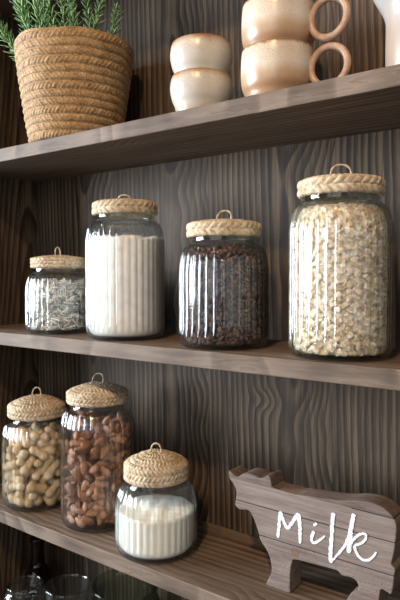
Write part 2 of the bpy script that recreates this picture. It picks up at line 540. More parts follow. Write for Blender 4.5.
# ------------------------------------------------------------------ powders
def powder_mesh(name, fill, Hn, rough_top, seed, lumps=.0):
    r_ = np.random.default_rng(seed)
    ins = [(r - .0016 if r > 0 else 0, z + .0008) for r, z in inner_profile(Hn)]
    prof = [p for p in ins if p[1] < fill - .004]
    rmax = np.interp(fill, [p[1] for p in ins], [p[0] for p in ins])
    dense = []
    for a, b in zip(prof, prof[1:] + [(rmax, fill)]):
        m = max(1, int(math.hypot(b[0] - a[0], b[1] - a[1]) / .004))
        for k in range(m): dense.append((a[0] + (b[0] - a[0]) * k / m, a[1] + (b[1] - a[1]) * k / m))
    dense.append((rmax, fill))
    nt = 14
    for k in range(1, nt + 1): dense.append((rmax * (1 - k / nt), fill + .004 * math.sin(k / nt * PI / 2)))
    dense[-1] = (0, fill + .004)
    nd = len(dense) - nt
    ph = r_.random(6) * 6
    def rf(th, r, z, i):
        if i < nd - 1: return r + rib(th, r, z, .0017)
        x, y = r * np.cos(th) * 100, r * np.sin(th) * 100
        w = rough_top * (np.sin(x * .9 + ph[0]) * np.sin(y * 1.1 + ph[1]) + .5 * np.sin(x * 2.3 + y * 1.3 + ph[2]) + .4 * np.sin(y * 3.7 - x * 2.1 + ph[3]) + .35 * np.sin(x * 7.1 + ph[4]) * np.sin(y * 6.3 + ph[5]))
        return np.full(len(th), r), z + w
    return revolve(name, dense, NRIB * 8, rf)

def on_jar(key, o):
    o.location = J[key][:3]; return o
o = on_jar('flour', obj('flour', powder_mesh('flour', .164, H_T, .0022, 1), M_flour))
tag(o, 'off-white flour filling the tall jar on the middle shelf', 'flour', kind='stuff')
o = on_jar('milk', obj('powdered_milk', powder_mesh('powdered_milk', .065, H_S, .0008, 2), M_milk))
tag(o, 'fine white powder half filling the small squat jar on the lower shelf', 'powder', kind='stuff')

# ------------------------------------------------------------------ rolled oats (nobody could count them)
def frame_from(n, spin):
    n = Vector(n).normalized()
    q = n.to_track_quat('Z', 'Y').to_matrix()
    return q @ Matrix.Rotation(spin, 3, 'Z')
def mat4(loc, m3, s=(1, 1, 1)):
    M = np.eye(4); M[:3, :3] = np.array(m3) @ np.diag(s); M[:3, 3] = loc
    return M
def flake_mesh():
    V = [(0, 0, .0005)]; F = []
    n = 10
    for k in range(n):
        a = 2 * PI * k / n; r = 1 + .10 * math.sin(3 * a + 1) + (.0 if k else -.25)
        V.append((.0038 * r * math.cos(a), .0030 * r * math.sin(a), .0003 * math.sin(2 * a) + .0002))
    for k in range(n):
        V.append((V[1 + k][0] * .96, V[1 + k][1] * .96, V[1 + k][2] - .0005))
    V.append((0, 0, -.0004))
    for k in range(n):
        j = (k + 1) % n
        F += [(0, 1 + k, 1 + j), (1 + k, 1 + n + k, 1 + n + j, 1 + j), (1 + n + k, 2 * n + 1, 1 + n + j)]
    return V, F
def oats_mesh():
    fill = .186
    ins = inner_profile(H_T); zs = [p[1] for p in ins]; rs = [p[0] for p in ins]
    mats = []
    def add(r, th, z, n, s):
        spin = rng.random() * 6.28
        m3 = np.array(frame_from(n, spin))
        ext = np.abs(np.array([math.cos(th), math.sin(th), 0]) @ m3) @ np.array([.0040, .0032, .0008]) * s
        r = min(r, min(np.interp(z, zs, rs), np.interp(z + .004, zs, rs)) - .0022 - ext)
        z = max(z, .0058 + (np.abs(m3[2]) @ np.array([.0040, .0032, .0008])) * s)
        mats.append(mat4((r * math.cos(th), r * math.sin(th), z), m3, (s, s, s)))
    for layer, cnt in ((0, 3100), (1, 1500)):
        for _ in range(cnt):
            th = rng.random() * 2 * PI; z = .006 + rng.random() * (fill - .006)
            n = np.array([math.cos(th), math.sin(th), 0]) * 1.0 + rng.normal(size=3) * (.75 if layer else .62)
            add(.0608 - layer * .004 - rng.random() * .003, th, z, n, .75 + .5 * rng.random())
    for _ in range(420):
        r = .054 * math.sqrt(rng.random()); th = rng.random() * 2 * PI
        add(r, th, fill + rng.random() * .004, np.array([0, 0, 1]) + rng.normal(size=3) * .5, .8 + .4 * rng.random())
    V, F = flake_mesh()
    me = merge_instances('oats', V, F, mats)
    core = [(0, .007)] + [(min(.053, np.interp(z, zs, rs) - .009), z) for z in np.linspace(.0075, fill, 16)] + [(0, fill + .001)]
    cm = revolve('core', core, 48)
    bm = bmesh.new(); bm.from_mesh(me); bm.from_mesh(cm); bm.to_mesh(me); bm.free()
    me.polygons.foreach_set('use_smooth', [False] * len(me.polygons))
    return me
o = on_jar('oats', obj('rolled_oats', oats_mesh(), M_oats))
tag(o, 'pale beige rolled oat flakes filling the tallest jar on the middle shelf', 'oats', kind='stuff')

# ------------------------------------------------------------------ packing of countable pieces in a jar
def pack(N, offs, rads, Hn, z1, r_in, iters, seed, grav=.0004):
    """N rigid bodies of collinear spheres relaxed inside the jar's inner wall (between r_in and the wall)."""
    r_ = np.random.default_rng(seed)
    ins = inner_profile(Hn); zs = np.array([p[1] for p in ins][1:]); rs = np.array([p[0] for p in ins][1:])
    rads = np.array(rads); offs = np.array(offs); K = len(offs)
    th = r_.random(N) * 2 * PI
    rr = np.sqrt(r_in ** 2 + r_.random(N) * (.054 ** 2 - r_in ** 2))
    c = np.stack([rr * np.cos(th), rr * np.sin(th), .012 + r_.random(N) * (z1 - .016)], 1)
    ax = r_.normal(size=(N, 3)); ax[:, 2] *= .7; ax /= np.linalg.norm(ax, axis=1, keepdims=True)
    rad = np.tile(rads, N)
    body = np.repeat(np.arange(N), K)
    for it in range(iters):
        g = .55 + .45 * min(1, it / (iters * .6))
        P = (c[:, None] + ax[:, None] * offs[None, :, None]).reshape(-1, 3)
        R = rad * g
        kd = kdtree.KDTree(len(P))
        for i, p in enumerate(P): kd.insert(p, i)
        kd.balance()
        I, Jj = [], []
        m = 2 * R.max()
        for i, p in enumerate(P):
            for (_, j, d) in kd.find_range(p, R[i] + R.max()):
                if j > i and body[j] != body[i] and d < R[i] + R[j]: I.append(i); Jj.append(j)
        D = np.zeros_like(P); cnt = np.ones(len(P))
        if I:
            I = np.array(I); Jj = np.array(Jj)
            d = P[I] - P[Jj]; dl = np.linalg.norm(d, axis=1) + 1e-9
            pen = (R[I] + R[Jj] - dl) * .5
            d = d / dl[:, None] * pen[:, None]
            np.add.at(D, I, d); np.add.at(D, Jj, -d); np.add.at(cnt, I, 1); np.add.at(cnt, Jj, 1)
        P = P + D / np.sqrt(cnt)[:, None]
        P[:, 2] -= grav * (1 - it / iters)
        # walls
        rw = np.interp(P[:, 2], zs, rs) - R
        rl = np.hypot(P[:, 0], P[:, 1]) + 1e-9
        f = np.clip(rl, np.minimum(r_in, rw), rw) / rl
        P[:, 0] *= f; P[:, 1] *= f
        P[:, 2] = np.clip(P[:, 2], .0055 + R, z1 - R * .5)
        Q = P.reshape(N, K, 3)
        c = Q.mean(1)
        if K > 1:
            ax = Q[:, -1] - Q[:, 0]; ax /= np.linalg.norm(ax, axis=1, keepdims=True) + 1e-9
    c = c - ax * offs.mean()
    # final clamp to the wall
    return c, ax

def orient(c, ax, seed, radial=.6):
    """rotation with local X along ax and local Z (the thin direction) towards the glass."""
    r_ = np.random.default_rng(seed)
    out = []
    for p, a in zip(c, ax):
        n = np.array([p[0], p[1], 0]); n /= np.linalg.norm(n) + 1e-9
        n = n + r_.normal(size=3) * radial
        z = n - a * (n @ a); z /= np.linalg.norm(z) + 1e-9
        y = np.cross(z, a)
        out.append(np.stack([a, y, z], 1))
    return out

def clamp_in(c, M3, half, Hn):
    ins = inner_profile(Hn); zs = np.array([p[1] for p in ins][1:]); rs = np.array([p[0] for p in ins][1:])
    out = []
    for p, m in zip(c, M3):
        r = math.hypot(p[0], p[1]) + 1e-9; d = np.array([p[0] / r, p[1] / r, 0])
        ext = math.sqrt(sum((half[k] * (d @ m[:, k])) ** 2 for k in range(3)))
        ez = math.sqrt(sum((half[k] * m[2, k]) ** 2 for k in range(3)))
        z = max(p[2], .0070 + ez)
        lim = min(np.interp(z, zs, rs), np.interp(z + ez, zs, rs), np.interp(z - ez * .8, zs, rs)) - .0019 - ext
        rn = min(r, lim)
        out.append(np.array([d[0] * rn, d[1] * rn, z]))
    return out

def split_visible(c, key, keep):
    """the pieces that show largest first: those on the side of the jar turned to the room."""
    jx, jy, jz = J[key][:3]
    d = np.array([0 - jx, 0 - jy]); d /= np.linalg.norm(d)
    s = np.array([p[0] * d[0] + p[1] * d[1] for p in c])
    idx = np.argsort(-s)
    return idx[:keep], idx[keep:]

def lens_mesh(name, L, W, T, nx=14, nr=12, shape=None, groove=None):
    """a nut- or bean-like body along X; shape(q) -> relative half width for q in 0..1."""
    V, F, rows = [], [], []
    for i in range(nx + 1):
        q = (1 - math.cos(PI * i / nx)) / 2
        x = (q - .5) * L
        s = shape(q)
        if i in (0, nx):
            rows.append(('p', len(V))); V.append((x, 0, 0)); continue
        rows.append(('r', len(V)))
        for j in range(nr):
            a = 2 * PI * j / nr
            y, z = W / 2 * s * math.cos(a), T / 2 * s * math.sin(a)
            if groove: y, z = groove(x, y, z, a, s)
            V.append((x, y, z))
    for i in range(nx):
        a, b = rows[i], rows[i + 1]
        for j in range(nr):
            k = (j + 1) % nr
            if a[0] == 'r' and b[0] == 'r': F.append((a[1] + j, a[1] + k, b[1] + k, b[1] + j))
            elif a[0] == 'p': F.append((a[1], b[1] + k, b[1] + j))
            else: F.append((a[1] + j, a[1] + k, b[1]))
    return fix_normals(mesh(name, V, F))

def place_pieces(name, me, mat, key, c, M3, idx, label, cat, group, scale=1.0):
    base = Vector(J[key][:3])
    proto = None
    for i in idx:
        if proto is None:
            o = obj(name, me, mat); tag(o, label, cat, group); proto = o
        else:
            o = proto.copy(); COL.objects.link(o)
        s = scale * (.9 + .2 * rng.random())
        M = Matrix(M3[i].tolist()).to_4x4()
        o.matrix_world = Matrix.Translation(base + Vector(c[i]) * scale) @ M @ Matrix.Diagonal((s, s, s, 1))

def heap(name, me, mat, key, c, M3, idx, label, cat, extra=None, scale=1.0):
    bv = [v.co[:] for v in me.vertices]; bf = [tuple(p.vertices) for p in me.polygons]
    mm = merge_instances(name, bv, bf, [mat4(np.array(c[i]) * scale, M3[i], (scale,) * 3) for i in idx])
    if extra is not None:
        bm = bmesh.new(); bm.from_mesh(mm); bm.from_mesh(extra); bm.to_mesh(mm); bm.free()
    o = obj(name, mm, mat); o.location = J[key][:3]
    tag(o, label, cat, kind='stuff')
    return o

# almonds
alm = lens_mesh('almond', .0255, .0158, .0088, 14, 14, lambda q: (math.sin(PI * q ** .72)) ** .72 if 0 < q < 1 else 0)
Hn = J['almonds'][3]
c, ax = pack(330, (-.0062, 0, .0062), (.0045, .0062, .0052), Hn, Hn - .012, .024, 110, 11)
M3 = orient(c, ax, 12, .45); c = clamp_in(c, M3, (.0128, .0078, .0045), Hn)
v_, h_ = split_visible(c, 'almonds', 300)
place_pieces('almond', alm, M_almond, 'almonds', c, M3, v_, 'brown almond packed inside the tall jar on the lower shelf', 'almond', 'almonds in the tall jar')

# peanuts
def pea_shape(q):
    x = 2 * q - 1
    return math.sqrt(max(0, 1 - abs(x) ** 3.2)) * (.76 + .34 * min(1, abs(x) * 1.7) ** 2 + .05 * x)
pea = lens_mesh('peanut', .040, .0176, .0176, 20, 14, pea_shape)
Hn = J['peanuts'][3]
c, ax = pack(120, (-.0112, 0, .0112), (.0084, .0070, .0084), Hn, Hn - .014, .0, 110, 21)
M3 = orient(c, ax, 22, .7); c = clamp_in(c, M3, (.0196, .0085, .0085), Hn)
place_pieces('peanut', pea, M_peanut, 'peanuts', c, M3, range(len(c)), 'whole peanut in its tan shell inside the jar on the lower shelf', 'peanut', 'peanuts in the jar')

# coffee beans
def bean_groove(x, y, z, a, s):
    if z < 0: z *= .45
    if z < 0 and abs(y) < .0012: z += .0016
    return y, z
bean = lens_mesh('coffee_bean', .0096, .0070, .0061, 10, 14, lambda q: math.sin(PI * q) ** .6 if 0 < q < 1 else 0, bean_groove)
Hn = H_M
c, ax = pack(1620, (0,), (.0039,), Hn, Hn - .018, .045, 60, 31, .0003)
ax = rng.normal(size=ax.shape); 
for i, p in enumerate(c):
    d = np.array([p[0], p[1], 0]) / (math.hypot(p[0], p[1]) + 1e-9); ax[i] -= d * (ax[i] @ d) * .75; ax[i] /= np.linalg.norm(ax[i])
M3 = orient(c, ax, 32, .9); c = clamp_in(c, M3, (.0049, .0035, .0030), Hn)
v_, h_ = split_visible(c, 'coffee', 300)
place_pieces('coffee_bean', bean, M_coffee, 'coffee', c, M3, v_, 'dark roasted coffee bean pressed against the glass of the jar on the middle shelf', 'coffee bean', 'coffee beans in the medium jar')
core = revolve('core', [(0, .008)] + [(.040, z) for z in np.linspace(.009, .140, 14)] + [(0, .142)], 40)
heap('coffee_bean_heap', bean, M_coffee_i, 'coffee', c, M3, h_, 'dark coffee beans heaped behind the front layer in the medium jar', 'coffee beans', core)

# striped seeds
seed = lens_mesh('sunflower_seed', .0215, .0082, .0042, 10, 10, lambda q: (math.sin(PI * q ** .8)) ** .85 if 0 < q < 1 else 0)
Hn = J['seeds'][3]
c, ax = pack(520, (-.0060, 0, .0060), (.0023, .0033, .0026), Hn, Hn - .022, .038, 70, 41)
M3 = orient(c, ax, 42, 1.0); c = clamp_in(c, M3, (.0107, .0041, .0021), Hn)
v_, h_ = split_visible(c, 'seeds', 300)
place_pieces('sunflower_seed', seed, M_seed, 'seeds', c, M3, v_, 'striped grey and white seed inside the small jar on the middle shelf', 'seed', 'striped seeds in the small jar', SEED_SC)
core = revolve('core', [(0, .007)] + [(.036, z) for z in np.linspace(.008, .088, 10)] + [(0, .090)], 40)
heap('sunflower_seed_heap', seed, M_seed_i, 'seeds', c, M3, h_, 'striped seeds heaped behind the front layer in the small jar', 'seeds', core, SEED_SC)

# ------------------------------------------------------------------ cow-shaped sign
COW = [(-0.49, 0.1511), (-0.4886, 0.1402), (-0.4811, 0.1325), (-0.4767, 0.1224), (-0.478, 0.1091), (-0.4779, 0.1017), (-0.4701, 0.098), (-0.4572, 0.1003), (-0.4496, 0.0949), (-0.4403, 0.0761), (-0.4361, 0.0628), (-0.4237, 0.0482), (-0.4184, 0.0353), (-0.4175, 0.0213), (-0.4247, 0.0047), (-0.4234, 0.0), (-0.3908, 0.0), (-0.3881, 0.008), (-0.3875, 0.0303), (-0.3849, 0.0444), (-0.3803, 0.0496), (-0.3578, 0.0514), (-0.3349, 0.0526), (-0.319, 0.0529), (-0.3127, 0.0488), (-0.3004, 0.0496), (-0.2919, 0.0464), (-0.29, 0.0367), (-0.2987, 0.0301), (-0.3038, 0.0219), (-0.3062, 0.016), (-0.3102, 0.006), (-0.3091, 0.0), (-0.2688, 0.0), (-0.2651, 0.0129), (-0.2627, 0.033), (-0.2603, 0.0466), (-0.2519, 0.0452), (-0.2477, 0.0446), (-0.2451, 0.0568), (-0.2441, 0.0684), (-0.2431, 0.0771), (-0.2465, 0.0804), (-0.2476, 0.0843), (-0.245, 0.0963), (-0.243, 0.1137), (-0.2421, 0.1308), (-0.2461, 0.141), (-0.2575, 0.1495), (-0.2718, 0.1532), (-0.2895, 0.1521), (-0.3106, 0.1472), (-0.3389, 0.1437), (-0.3585, 0.1424), (-0.381, 0.1399), (-0.4141, 0.1414), (-0.4177, 0.1459), (-0.4202, 0.1553), (-0.4243, 0.157), (-0.4291, 0.1535), (-0.4365, 0.1509), (-0.4469, 0.1531), (-0.4574, 0.1536), (-0.4659, 0.1511), (-0.4746, 0.145), (-0.4833, 0.148)]
CX, CY, CT = -.36, .722, .034
def mat_cow():
    t = NT('weathered_pine_planks')
    co = t.coord(); s = t.sep(co)
    x, y, z = s
    zz = t.math('ADD', z, t.math('MULTIPLY', x, .004))
    seams = [.0690, .1105, .1405]
    idx = None; line = None
    for k in seams:
        d = t.math('ABSOLUTE', t.math('SUBTRACT', zz, k))
        l = t.math('LESS_THAN', d, .00055)
        if k > .12: l = t.math('MULTIPLY', l, t.math('GREATER_THAN', x, .060))
        line = l if line is None else t.math('MAXIMUM', line, l)
        st = t.math('GREATER_THAN', zz, k)
        idx = st if idx is None else t.math('ADD', idx, st)
    wn = t.n('ShaderNodeTexWhiteNoise', noise_dimensions='1D'); t.put(wn.inputs['W'], t.math('ADD', idx, .37))
    rv = wn.outputs['Value']
    v = t.comb(t.math('MULTIPLY', x, 9), t.math('MULTIPLY', y, 160), t.math('ADD', t.math('MULTIPLY', z, 190), t.math('MULTIPLY', idx, 7.3)))
    g = t.noise(v, 1, 3, .6, .6)
    fine = t.noise(t.comb(t.math('MULTIPLY', x, 60), t.math('MULTIPLY', y, 900), t.math('MULTIPLY', z, 900)), 1, 2, .6)
    big = t.noise(t.comb(t.math('MULTIPLY', x, 12), y, t.math('MULTIPLY', z, 25)), 1, 2, .6)
    a = t.math('ADD', t.math('MULTIPLY', g, .55), t.math('ADD', t.math('MULTIPLY', fine, .25), t.math('MULTIPLY', big, .25)))
    a = t.math('ADD', a, t.math('MULTIPLY', t.math('SUBTRACT', rv, .5), .14))
    col = t.ramp(a, [(.34, hexs(72, 63, 57)), (.52, hexs(107, 95, 88)), (.72, hexs(132, 120, 112))])
    # a knot on the lowest plank
    kx = t.math('SUBTRACT', x, -.020); kz = t.math('SUBTRACT', z, .0600)
    kd = t.math('SQRT', t.math('ADD', t.math('MULTIPLY', kx, kx), t.math('MULTIPLY', kz, t.math('MULTIPLY', kz, 1.3))))
    kf = t.math('MULTIPLY', t.math('LESS_THAN', kd, .0052), .55)
    col = t.mix(kf, col, hexs(120, 78, 58))
    col = t.mix(t.math('MULTIPLY', t.math('LESS_THAN', t.math('ABSOLUTE', t.math('SUBTRACT', kd, .0055)), .0006), .5), col, hexs(70, 50, 40))
    # rough pitted wood along the belly
    pit = t.noise(co, 420, 2, .7)
    band = t.math('MULTIPLY', t.math('LESS_THAN', zz, .0690), t.math('GREATER_THAN', pit, .60))
    col = t.mix(t.math('MULTIPLY', band, .55), col, hexs(74, 62, 54))
    col = t.mix(line, col, hexs(34, 26, 22))
    h = t.math('SUBTRACT', a, t.math('MULTIPLY', line, 1.5))
    h = t.math('SUBTRACT', h, t.math('MULTIPLY', band, .7))
    return t.bsdf(col, .68, t.bump(h, .4, .0015), .25)
def cow_mesh():
    # round the traced outline a little and extrude it to the board's thickness
    P = [np.array(p) for p in COW]
    n = len(P)
    out = []
    for i in range(n):
        a, b, c2, d = P[i - 1], P[i], P[(i + 1) % n], P[(i + 2) % n]
        flat = b[1] == 0 and c2[1] == 0
        for k in range(3):
            t = k / 3
            q = b + (c2 - b) * t if flat else .5 * ((2 * b) + (c2 - a) * t + (2 * a - 5 * b + 4 * c2 - d) * t * t + (3 * b - a - 3 * c2 + d) * t ** 3)
            out.append((q[0] - CX, max(0, q[1])))
    bm = bmesh.new()
    vs = [bm.verts.new((x, 0, z)) for x, z in out]
    f = bm.faces.new(vs)
    r = bmesh.ops.extrude_face_region(bm, geom=[f])
    for e in r['geom']:
        if isinstance(e, bmesh.types.BMVert): e.co.y += CT
    bmesh.ops.recalc_face_normals(bm, faces=bm.faces)
    edges = [e for e in bm.edges if len(e.link_faces) == 2 and any(len(f.verts) > 8 for f in e.link_faces)]
    bmesh.ops.bevel(bm, geom=edges, offset=.0011, segments=2, profile=.5, affect='EDGES', clamp_overlap=True)
    bmesh.ops.triangulate(bm, faces=[f for f in bm.faces if len(f.verts) > 8])
    me = bpy.data.meshes.new('cow_board'); bm.to_mesh(me); bm.free()
    return me
cow = empty('cow_sign', (CX, CY, Z_LOW + E0))
tag(cow, 'weathered wooden cow-shaped sign with white brush lettering on the lower shelf', 'sign')
cow_m = cow_mesh()
obj('cow_board', cow_m, mat_cow(), cow)
STROKES = [
 [(-0.407, 0.0736), (-0.405, 0.0911), (-0.4031, 0.1113)], [(-0.4031, 0.1113), (-0.3979, 0.0988), (-0.3918, 0.0895)], [(-0.3918, 0.0895), (-0.3838, 0.1023), (-0.3755, 0.1152)], [(-0.3755, 0.1152), (-0.3729, 0.097), (-0.3727, 0.0746)],
 [(-0.3526, 0.0969), (-0.3554, 0.0847), (-0.3515, 0.0813), (-0.3431, 0.0875), (-0.3362, 0.0946)], [(-0.3527, 0.1044), (-0.348, 0.1086)],
 [(-0.3245, 0.1282), (-0.3259, 0.1123), (-0.3267, 0.0942), (-0.3281, 0.0758), (-0.3276, 0.0614)], [(-0.3276, 0.0614), (-0.3161, 0.0776), (-0.307, 0.092), (-0.3022, 0.1066), (-0.2987, 0.1221), (-0.2965, 0.1338)],
 [(-0.2965, 0.1338), (-0.2993, 0.1191), (-0.3016, 0.1009), (-0.3032, 0.0813)], [(-0.3039, 0.0885), (-0.2964, 0.1008), (-0.2884, 0.1093), (-0.2813, 0.1115), (-0.2801, 0.1072), (-0.2844, 0.1002), (-0.2954, 0.0926)], [(-0.2954, 0.0926), (-0.2923, 0.0843), (-0.2857, 0.0784), (-0.2774, 0.079), (-0.271, 0.0852), (-0.2665, 0.0925)]]
WID = [(.0042, .0052), (.0048, .0042), (.0040, .0050), (.0056, .0040), (.0048, .0022), (.0030, .0042), (.0054, .0050), (.0026, .0052), (.0052, .0056), (.0034, .0028), (.0038, .0024)]
def letter_mesh():
    V, F = [], []
    for k, (st, (w0, w1)) in enumerate(zip(STROKES, WID)):
        pts = smooth_path(st, 10 * (len(st) - 1))
        m = len(pts); base = len(V)
        dz = -.0007 - .00003 * k
        for i, p in enumerate(pts):
            t = pts[min(i + 1, m - 1)] - pts[max(i - 1, 0)]; t = t / (np.linalg.norm(t) + 1e-9)
            nn = np.array([-t[1], t[0]])
            w = (w0 + (w1 - w0) * i / (m - 1)) * .5
            if i in (0, m - 1): w *= .55
            e1 = w * (1 + .16 * rng.normal()); e2 = w * (1 + .16 * rng.normal())
            a, b = p + nn * e1, p - nn * e2
            V += [(a[0] - CX, dz, a[1]), (b[0] - CX, dz, b[1]), (a[0] - CX, .0004, a[1]), (b[0] - CX, .0004, b[1])]
        for i in range(m - 1):
            q = base + 4 * i; r = q + 4
            F += [(q, q + 1, r + 1, r), (q, r, r + 2, q + 2), (q + 1, q + 3, r + 3, r + 1), (q + 2, r + 2, r + 3, q + 3)]
        q = base; r = base + 4 * (m - 1)
        F += [(q, q + 2, q + 3, q + 1), (r, r + 1, r + 3, r + 2)]
    return fix_normals(mesh('lettering', V, F, False))
lt = obj('brush_lettering', letter_mesh(), M_paint, cow)
tag(lt, 'white brush-painted word Milk')

# ------------------------------------------------------------------ cups, mugs, jug
def pot_mesh(name, outer, wall=.0038, n=72):
    inner = [(max(0, r - wall), z + (wall if i == 0 else 0)) for i, (r, z) in enumerate(outer)]
    body = [(0, outer[0][1] + .0015)] + outer
    top = outer[-1]
    inn = [(top[0] - wall * .5, top[1] + .0012)]
    ins = [(r - wall, z) for r, z in outer if z > wall + .002][::-1]
    prof = body + inn + ins + [(0, wall + .002)]
    return revolve(name, prof, n)
def interp_prof(pts, n):
    P = smooth_path([(r, z) for r, z in pts], n)
    return [(float(p[0]), max(0.0, float(p[1]))) for p in P]

mug_m = pot_mesh('mug_body', interp_prof([(.0350, 0), (.0380, .004), (.0425, .013), (.0447, .0195), (.0490, .029), (.0508, .042), (.0508, .062), (.0500, .074), (.0492, .079)], 36))
def handle_mesh():
    pts = [(.0255 * math.cos(a), 0, .0255 * math.sin(a)) for a in np.linspace(0, 2 * PI, 56, endpoint=False)]
    return tube('ring_handle', pts, .0049, 14, closed=True)
hm = handle_mesh()
def mug(label, loc, rz):
    t = empty('mug', loc, rz)
    tag(t, label, 'mug', 'ring-handled stoneware mugs')
    obj('body', mug_m, M_mug, t)
    h = obj('ring_handle', hm, M_handle, t, (.0765, 0, .045))
    return t
MX, MY = -.423, .742
mug('tan and cream stoneware mug standing on the top shelf under another mug', (MX, MY, Z_TOP + E0), .03)
mug('tan and cream stoneware mug stacked on top of another mug', (MX + .001, MY, Z_TOP + .0618), -.03)
cup_m = pot_mesh('cup_body', interp_prof([(.0310, 0), (.0340, .004), (.0380, .016), (.0408, .0285), (.0452, .039), (.0482, .054), (.0470, .067), (.0448, .074)], 36))
for k, (lab, z) in enumerate((('small cream stoneware cup standing on the top shelf below its twin', 0), ('small cream stoneware cup stacked upon its twin on the top shelf', .0496))):
    o = obj('cup', cup_m, M_cup, None, (-.563 + .0002 * k, .752, Z_TOP + z + E0))
    o.rotation_euler = (0, 0, 1.3 + 1.1 * k)
    tag(o, lab, 'cup', 'small stacked stoneware cups')
def jug_mesh():
    prof = interp_prof([(.0400, 0), (.0470, .004), (.0500, .030), (.0500, .070), (.0506, .080), (.0540, .091), (.0605, .103), (.0670, .116), (.0700, .135), (.0670, .160), (.0610, .185), (.0620, .200)], 50)
    wall = .004
    full = [(0, .0015)] + prof + [(prof[-1][0] - wall * .5, prof[-1][1] + .001)] + [(r - wall, z) for r, z in prof if z > .007][::-1] + [(0, .007)]
    def rf(th, r, z, i):
        a = max(0, (z - .150) / .05) ** 1.5
        d = np.abs((th - PI + PI) % (2 * PI) - PI)
        return r + .022 * a * np.exp(-(d / .38) ** 2)
    return revolve('jug_body', full, 96, rf)
jg = empty('jug', (-.2225, .757, Z_TOP + E0), PI * .95)
tag(jg, 'cream stoneware jug at the end of the top shelf past the mugs', 'jug')
obj('jug_body', jug_mesh(), M_jug, jg)
jh = tube('jug_handle', smooth_path([(-.053, 0, .170), (-.078, 0, .168), (-.090, 0, .140), (-.084, 0, .100), (-.066, 0, .070), (-.047, 0, .060)], 30), .0058, 12)
obj('jug_handle', jh, M_jug, jg)

# ------------------------------------------------------------------ potted rosemary in a rope basket
BX, BY = -.836, .7385
pot = empty('potted_rosemary', (BX, BY, Z_TOP + E0), 0)
tag(pot, 'rosemary plant in a coiled jute rope basket on the top shelf', 'plant')
def basket_mesh():
    n = 420; th = np.linspace(0, 2 * PI, n, endpoint=False)
    rows = 13; Hb = .166
    V, F, ids = [], [], []
    r_ = np.random.default_rng(4); jit = r_.random((rows + 2, 80))
    per = 9
    def rad(z): return .079 + (.1045 - .079) * (z / Hb) ** .85
    def rowz(th):
        return .0065 * np.sin(th + 2.4) + .0022 * np.sin(3 * th + 1) + .0012 * np.sin(7 * th)
    # outside from the foot to the rim
    for i in range(rows * per + 1):
        q = i / per; row = min(int(q), rows - 1); v = q - row
        if i == rows * per: v = 1.0
        z = Hb * i / (rows * per)
        amp = .0042
        b = np.sqrt(np.clip(1 - (2 * v - 1) ** 2, 0, 1))
        N = 76
        sl = 1.5 if row % 3 else -1.2
        x = th / (2 * PI) * N + sl * (v - .5) + row * .43
        fx = x - np.floor(x); cell = np.floor(x).astype(int) % 80
        h = np.sqrt(np.clip(1 - (2 * fx - 1) ** 2, 0, 1))
        rr = rad(z) - .003 + amp * b * (.55 + .45 * h * (.7 + .6 * jit[row, cell])) 
        zz = z + rowz(th) * (z / Hb) ** 2
        ids.append(len(V)); V.extend(zip(rr * np.cos(th), rr * np.sin(th), zz))
    # over the rim and down the inside
    for r, z in [(.1045, Hb + .002), (.1010, Hb + .0035), (.0975, Hb + .001), (.0965, Hb - .004), (.094, Hb - .03), (.090, Hb - .06)]:
        ids.append(len(V)); V.extend(zip(r * np.cos(th), r * np.sin(th), z + rowz(th)))
    for a, b in zip(ids, ids[1:]):
        for j in range(n):
            k = (j + 1) % n; F.append((a + j, a + k, b + k, b + j))
    F.append(tuple(ids[0] + j for j in range(n)))
    return fix_normals(mesh('rope_basket', V, F))
obj('rope_basket', basket_mesh(), M_jute, pot)
obj('soil', revolve('soil', [(0, .128), (.03, .127), (.07, .125), (.0905, .122), (.0905, .110), (0, .110)], 48), M_soil, pot)
def sprig_mesh(p0, p1, bend, leaves, seed, ll=.021):
    r_ = np.random.default_rng(seed)
    p0, p1 = np.array(p0, float), np.array(p1, float)
    mid = (p0 + p1) / 2 + np.array(bend)
    path = smooth_path([p0, mid, p1], 26)
    st = tube('sprig', path, lambda q: .0017 * (1 - .65 * q), 6)
    V = [v.co[:] for v in st.vertices]; F = [tuple(p.vertices) for p in st.polygons]; split = len(F)
    for k in range(leaves):
        q = .12 + .88 * k / (leaves - 1)
        u = q * 26; i = min(int(u), 25)
        p = path[i] + (path[i + 1] - path[i]) * (u - i)
        t = path[i + 1] - path[i]; t = t / np.linalg.norm(t)
        a = k * 2.4 + r_.random() * .7
        s0 = np.cross(t, [.31, .2, .93]); s0 /= np.linalg.norm(s0); s1 = np.cross(t, s0)
        side = s0 * math.cos(a) + s1 * math.sin(a)
        up = .95 - .35 * (1 - q) + .3 * r_.normal() * .5
        d = side + t * up; d /= np.linalg.norm(d)
        L = ll * (.75 + .5 * r_.random()) * (1 - .45 * q ** 3)
        w = .0022
        wv = np.cross(d, t); wv /= np.linalg.norm(wv) + 1e-9
        nv = np.cross(wv, d)
        b = len(V)
        curl = -.18
        for s, ww in ((0, .5), (.35, 1), (.7, .85), (1, .12)):
            c_ = p + d * L * s + nv * L * curl * s * s * -1 - np.array([0, 0, .10 * L * s * s])
            V += [tuple(c_ + wv * w * ww), tuple(c_ + nv * w * .35 * ww), tuple(c_ - wv * w * ww), tuple(c_ - nv * w * .35 * ww)]
        for s in range(3):
            q0 = b + 4 * s; q1 = q0 + 4
            for e in range(4):
                F.append((q0 + e, q0 + (e + 1) % 4, q1 + (e + 1) % 4, q1 + e))
        F.append((b, b + 3, b + 2, b + 1)); F.append((b + 12, b + 13, b + 14, b + 15))
    me = mesh('sprig', V, F)
    me.materials.append(M_stem); me.materials.append(M_leaf)
    me.polygons.foreach_set('material_index', [0 if i < split else 1 for i in range(len(F))])
    return me
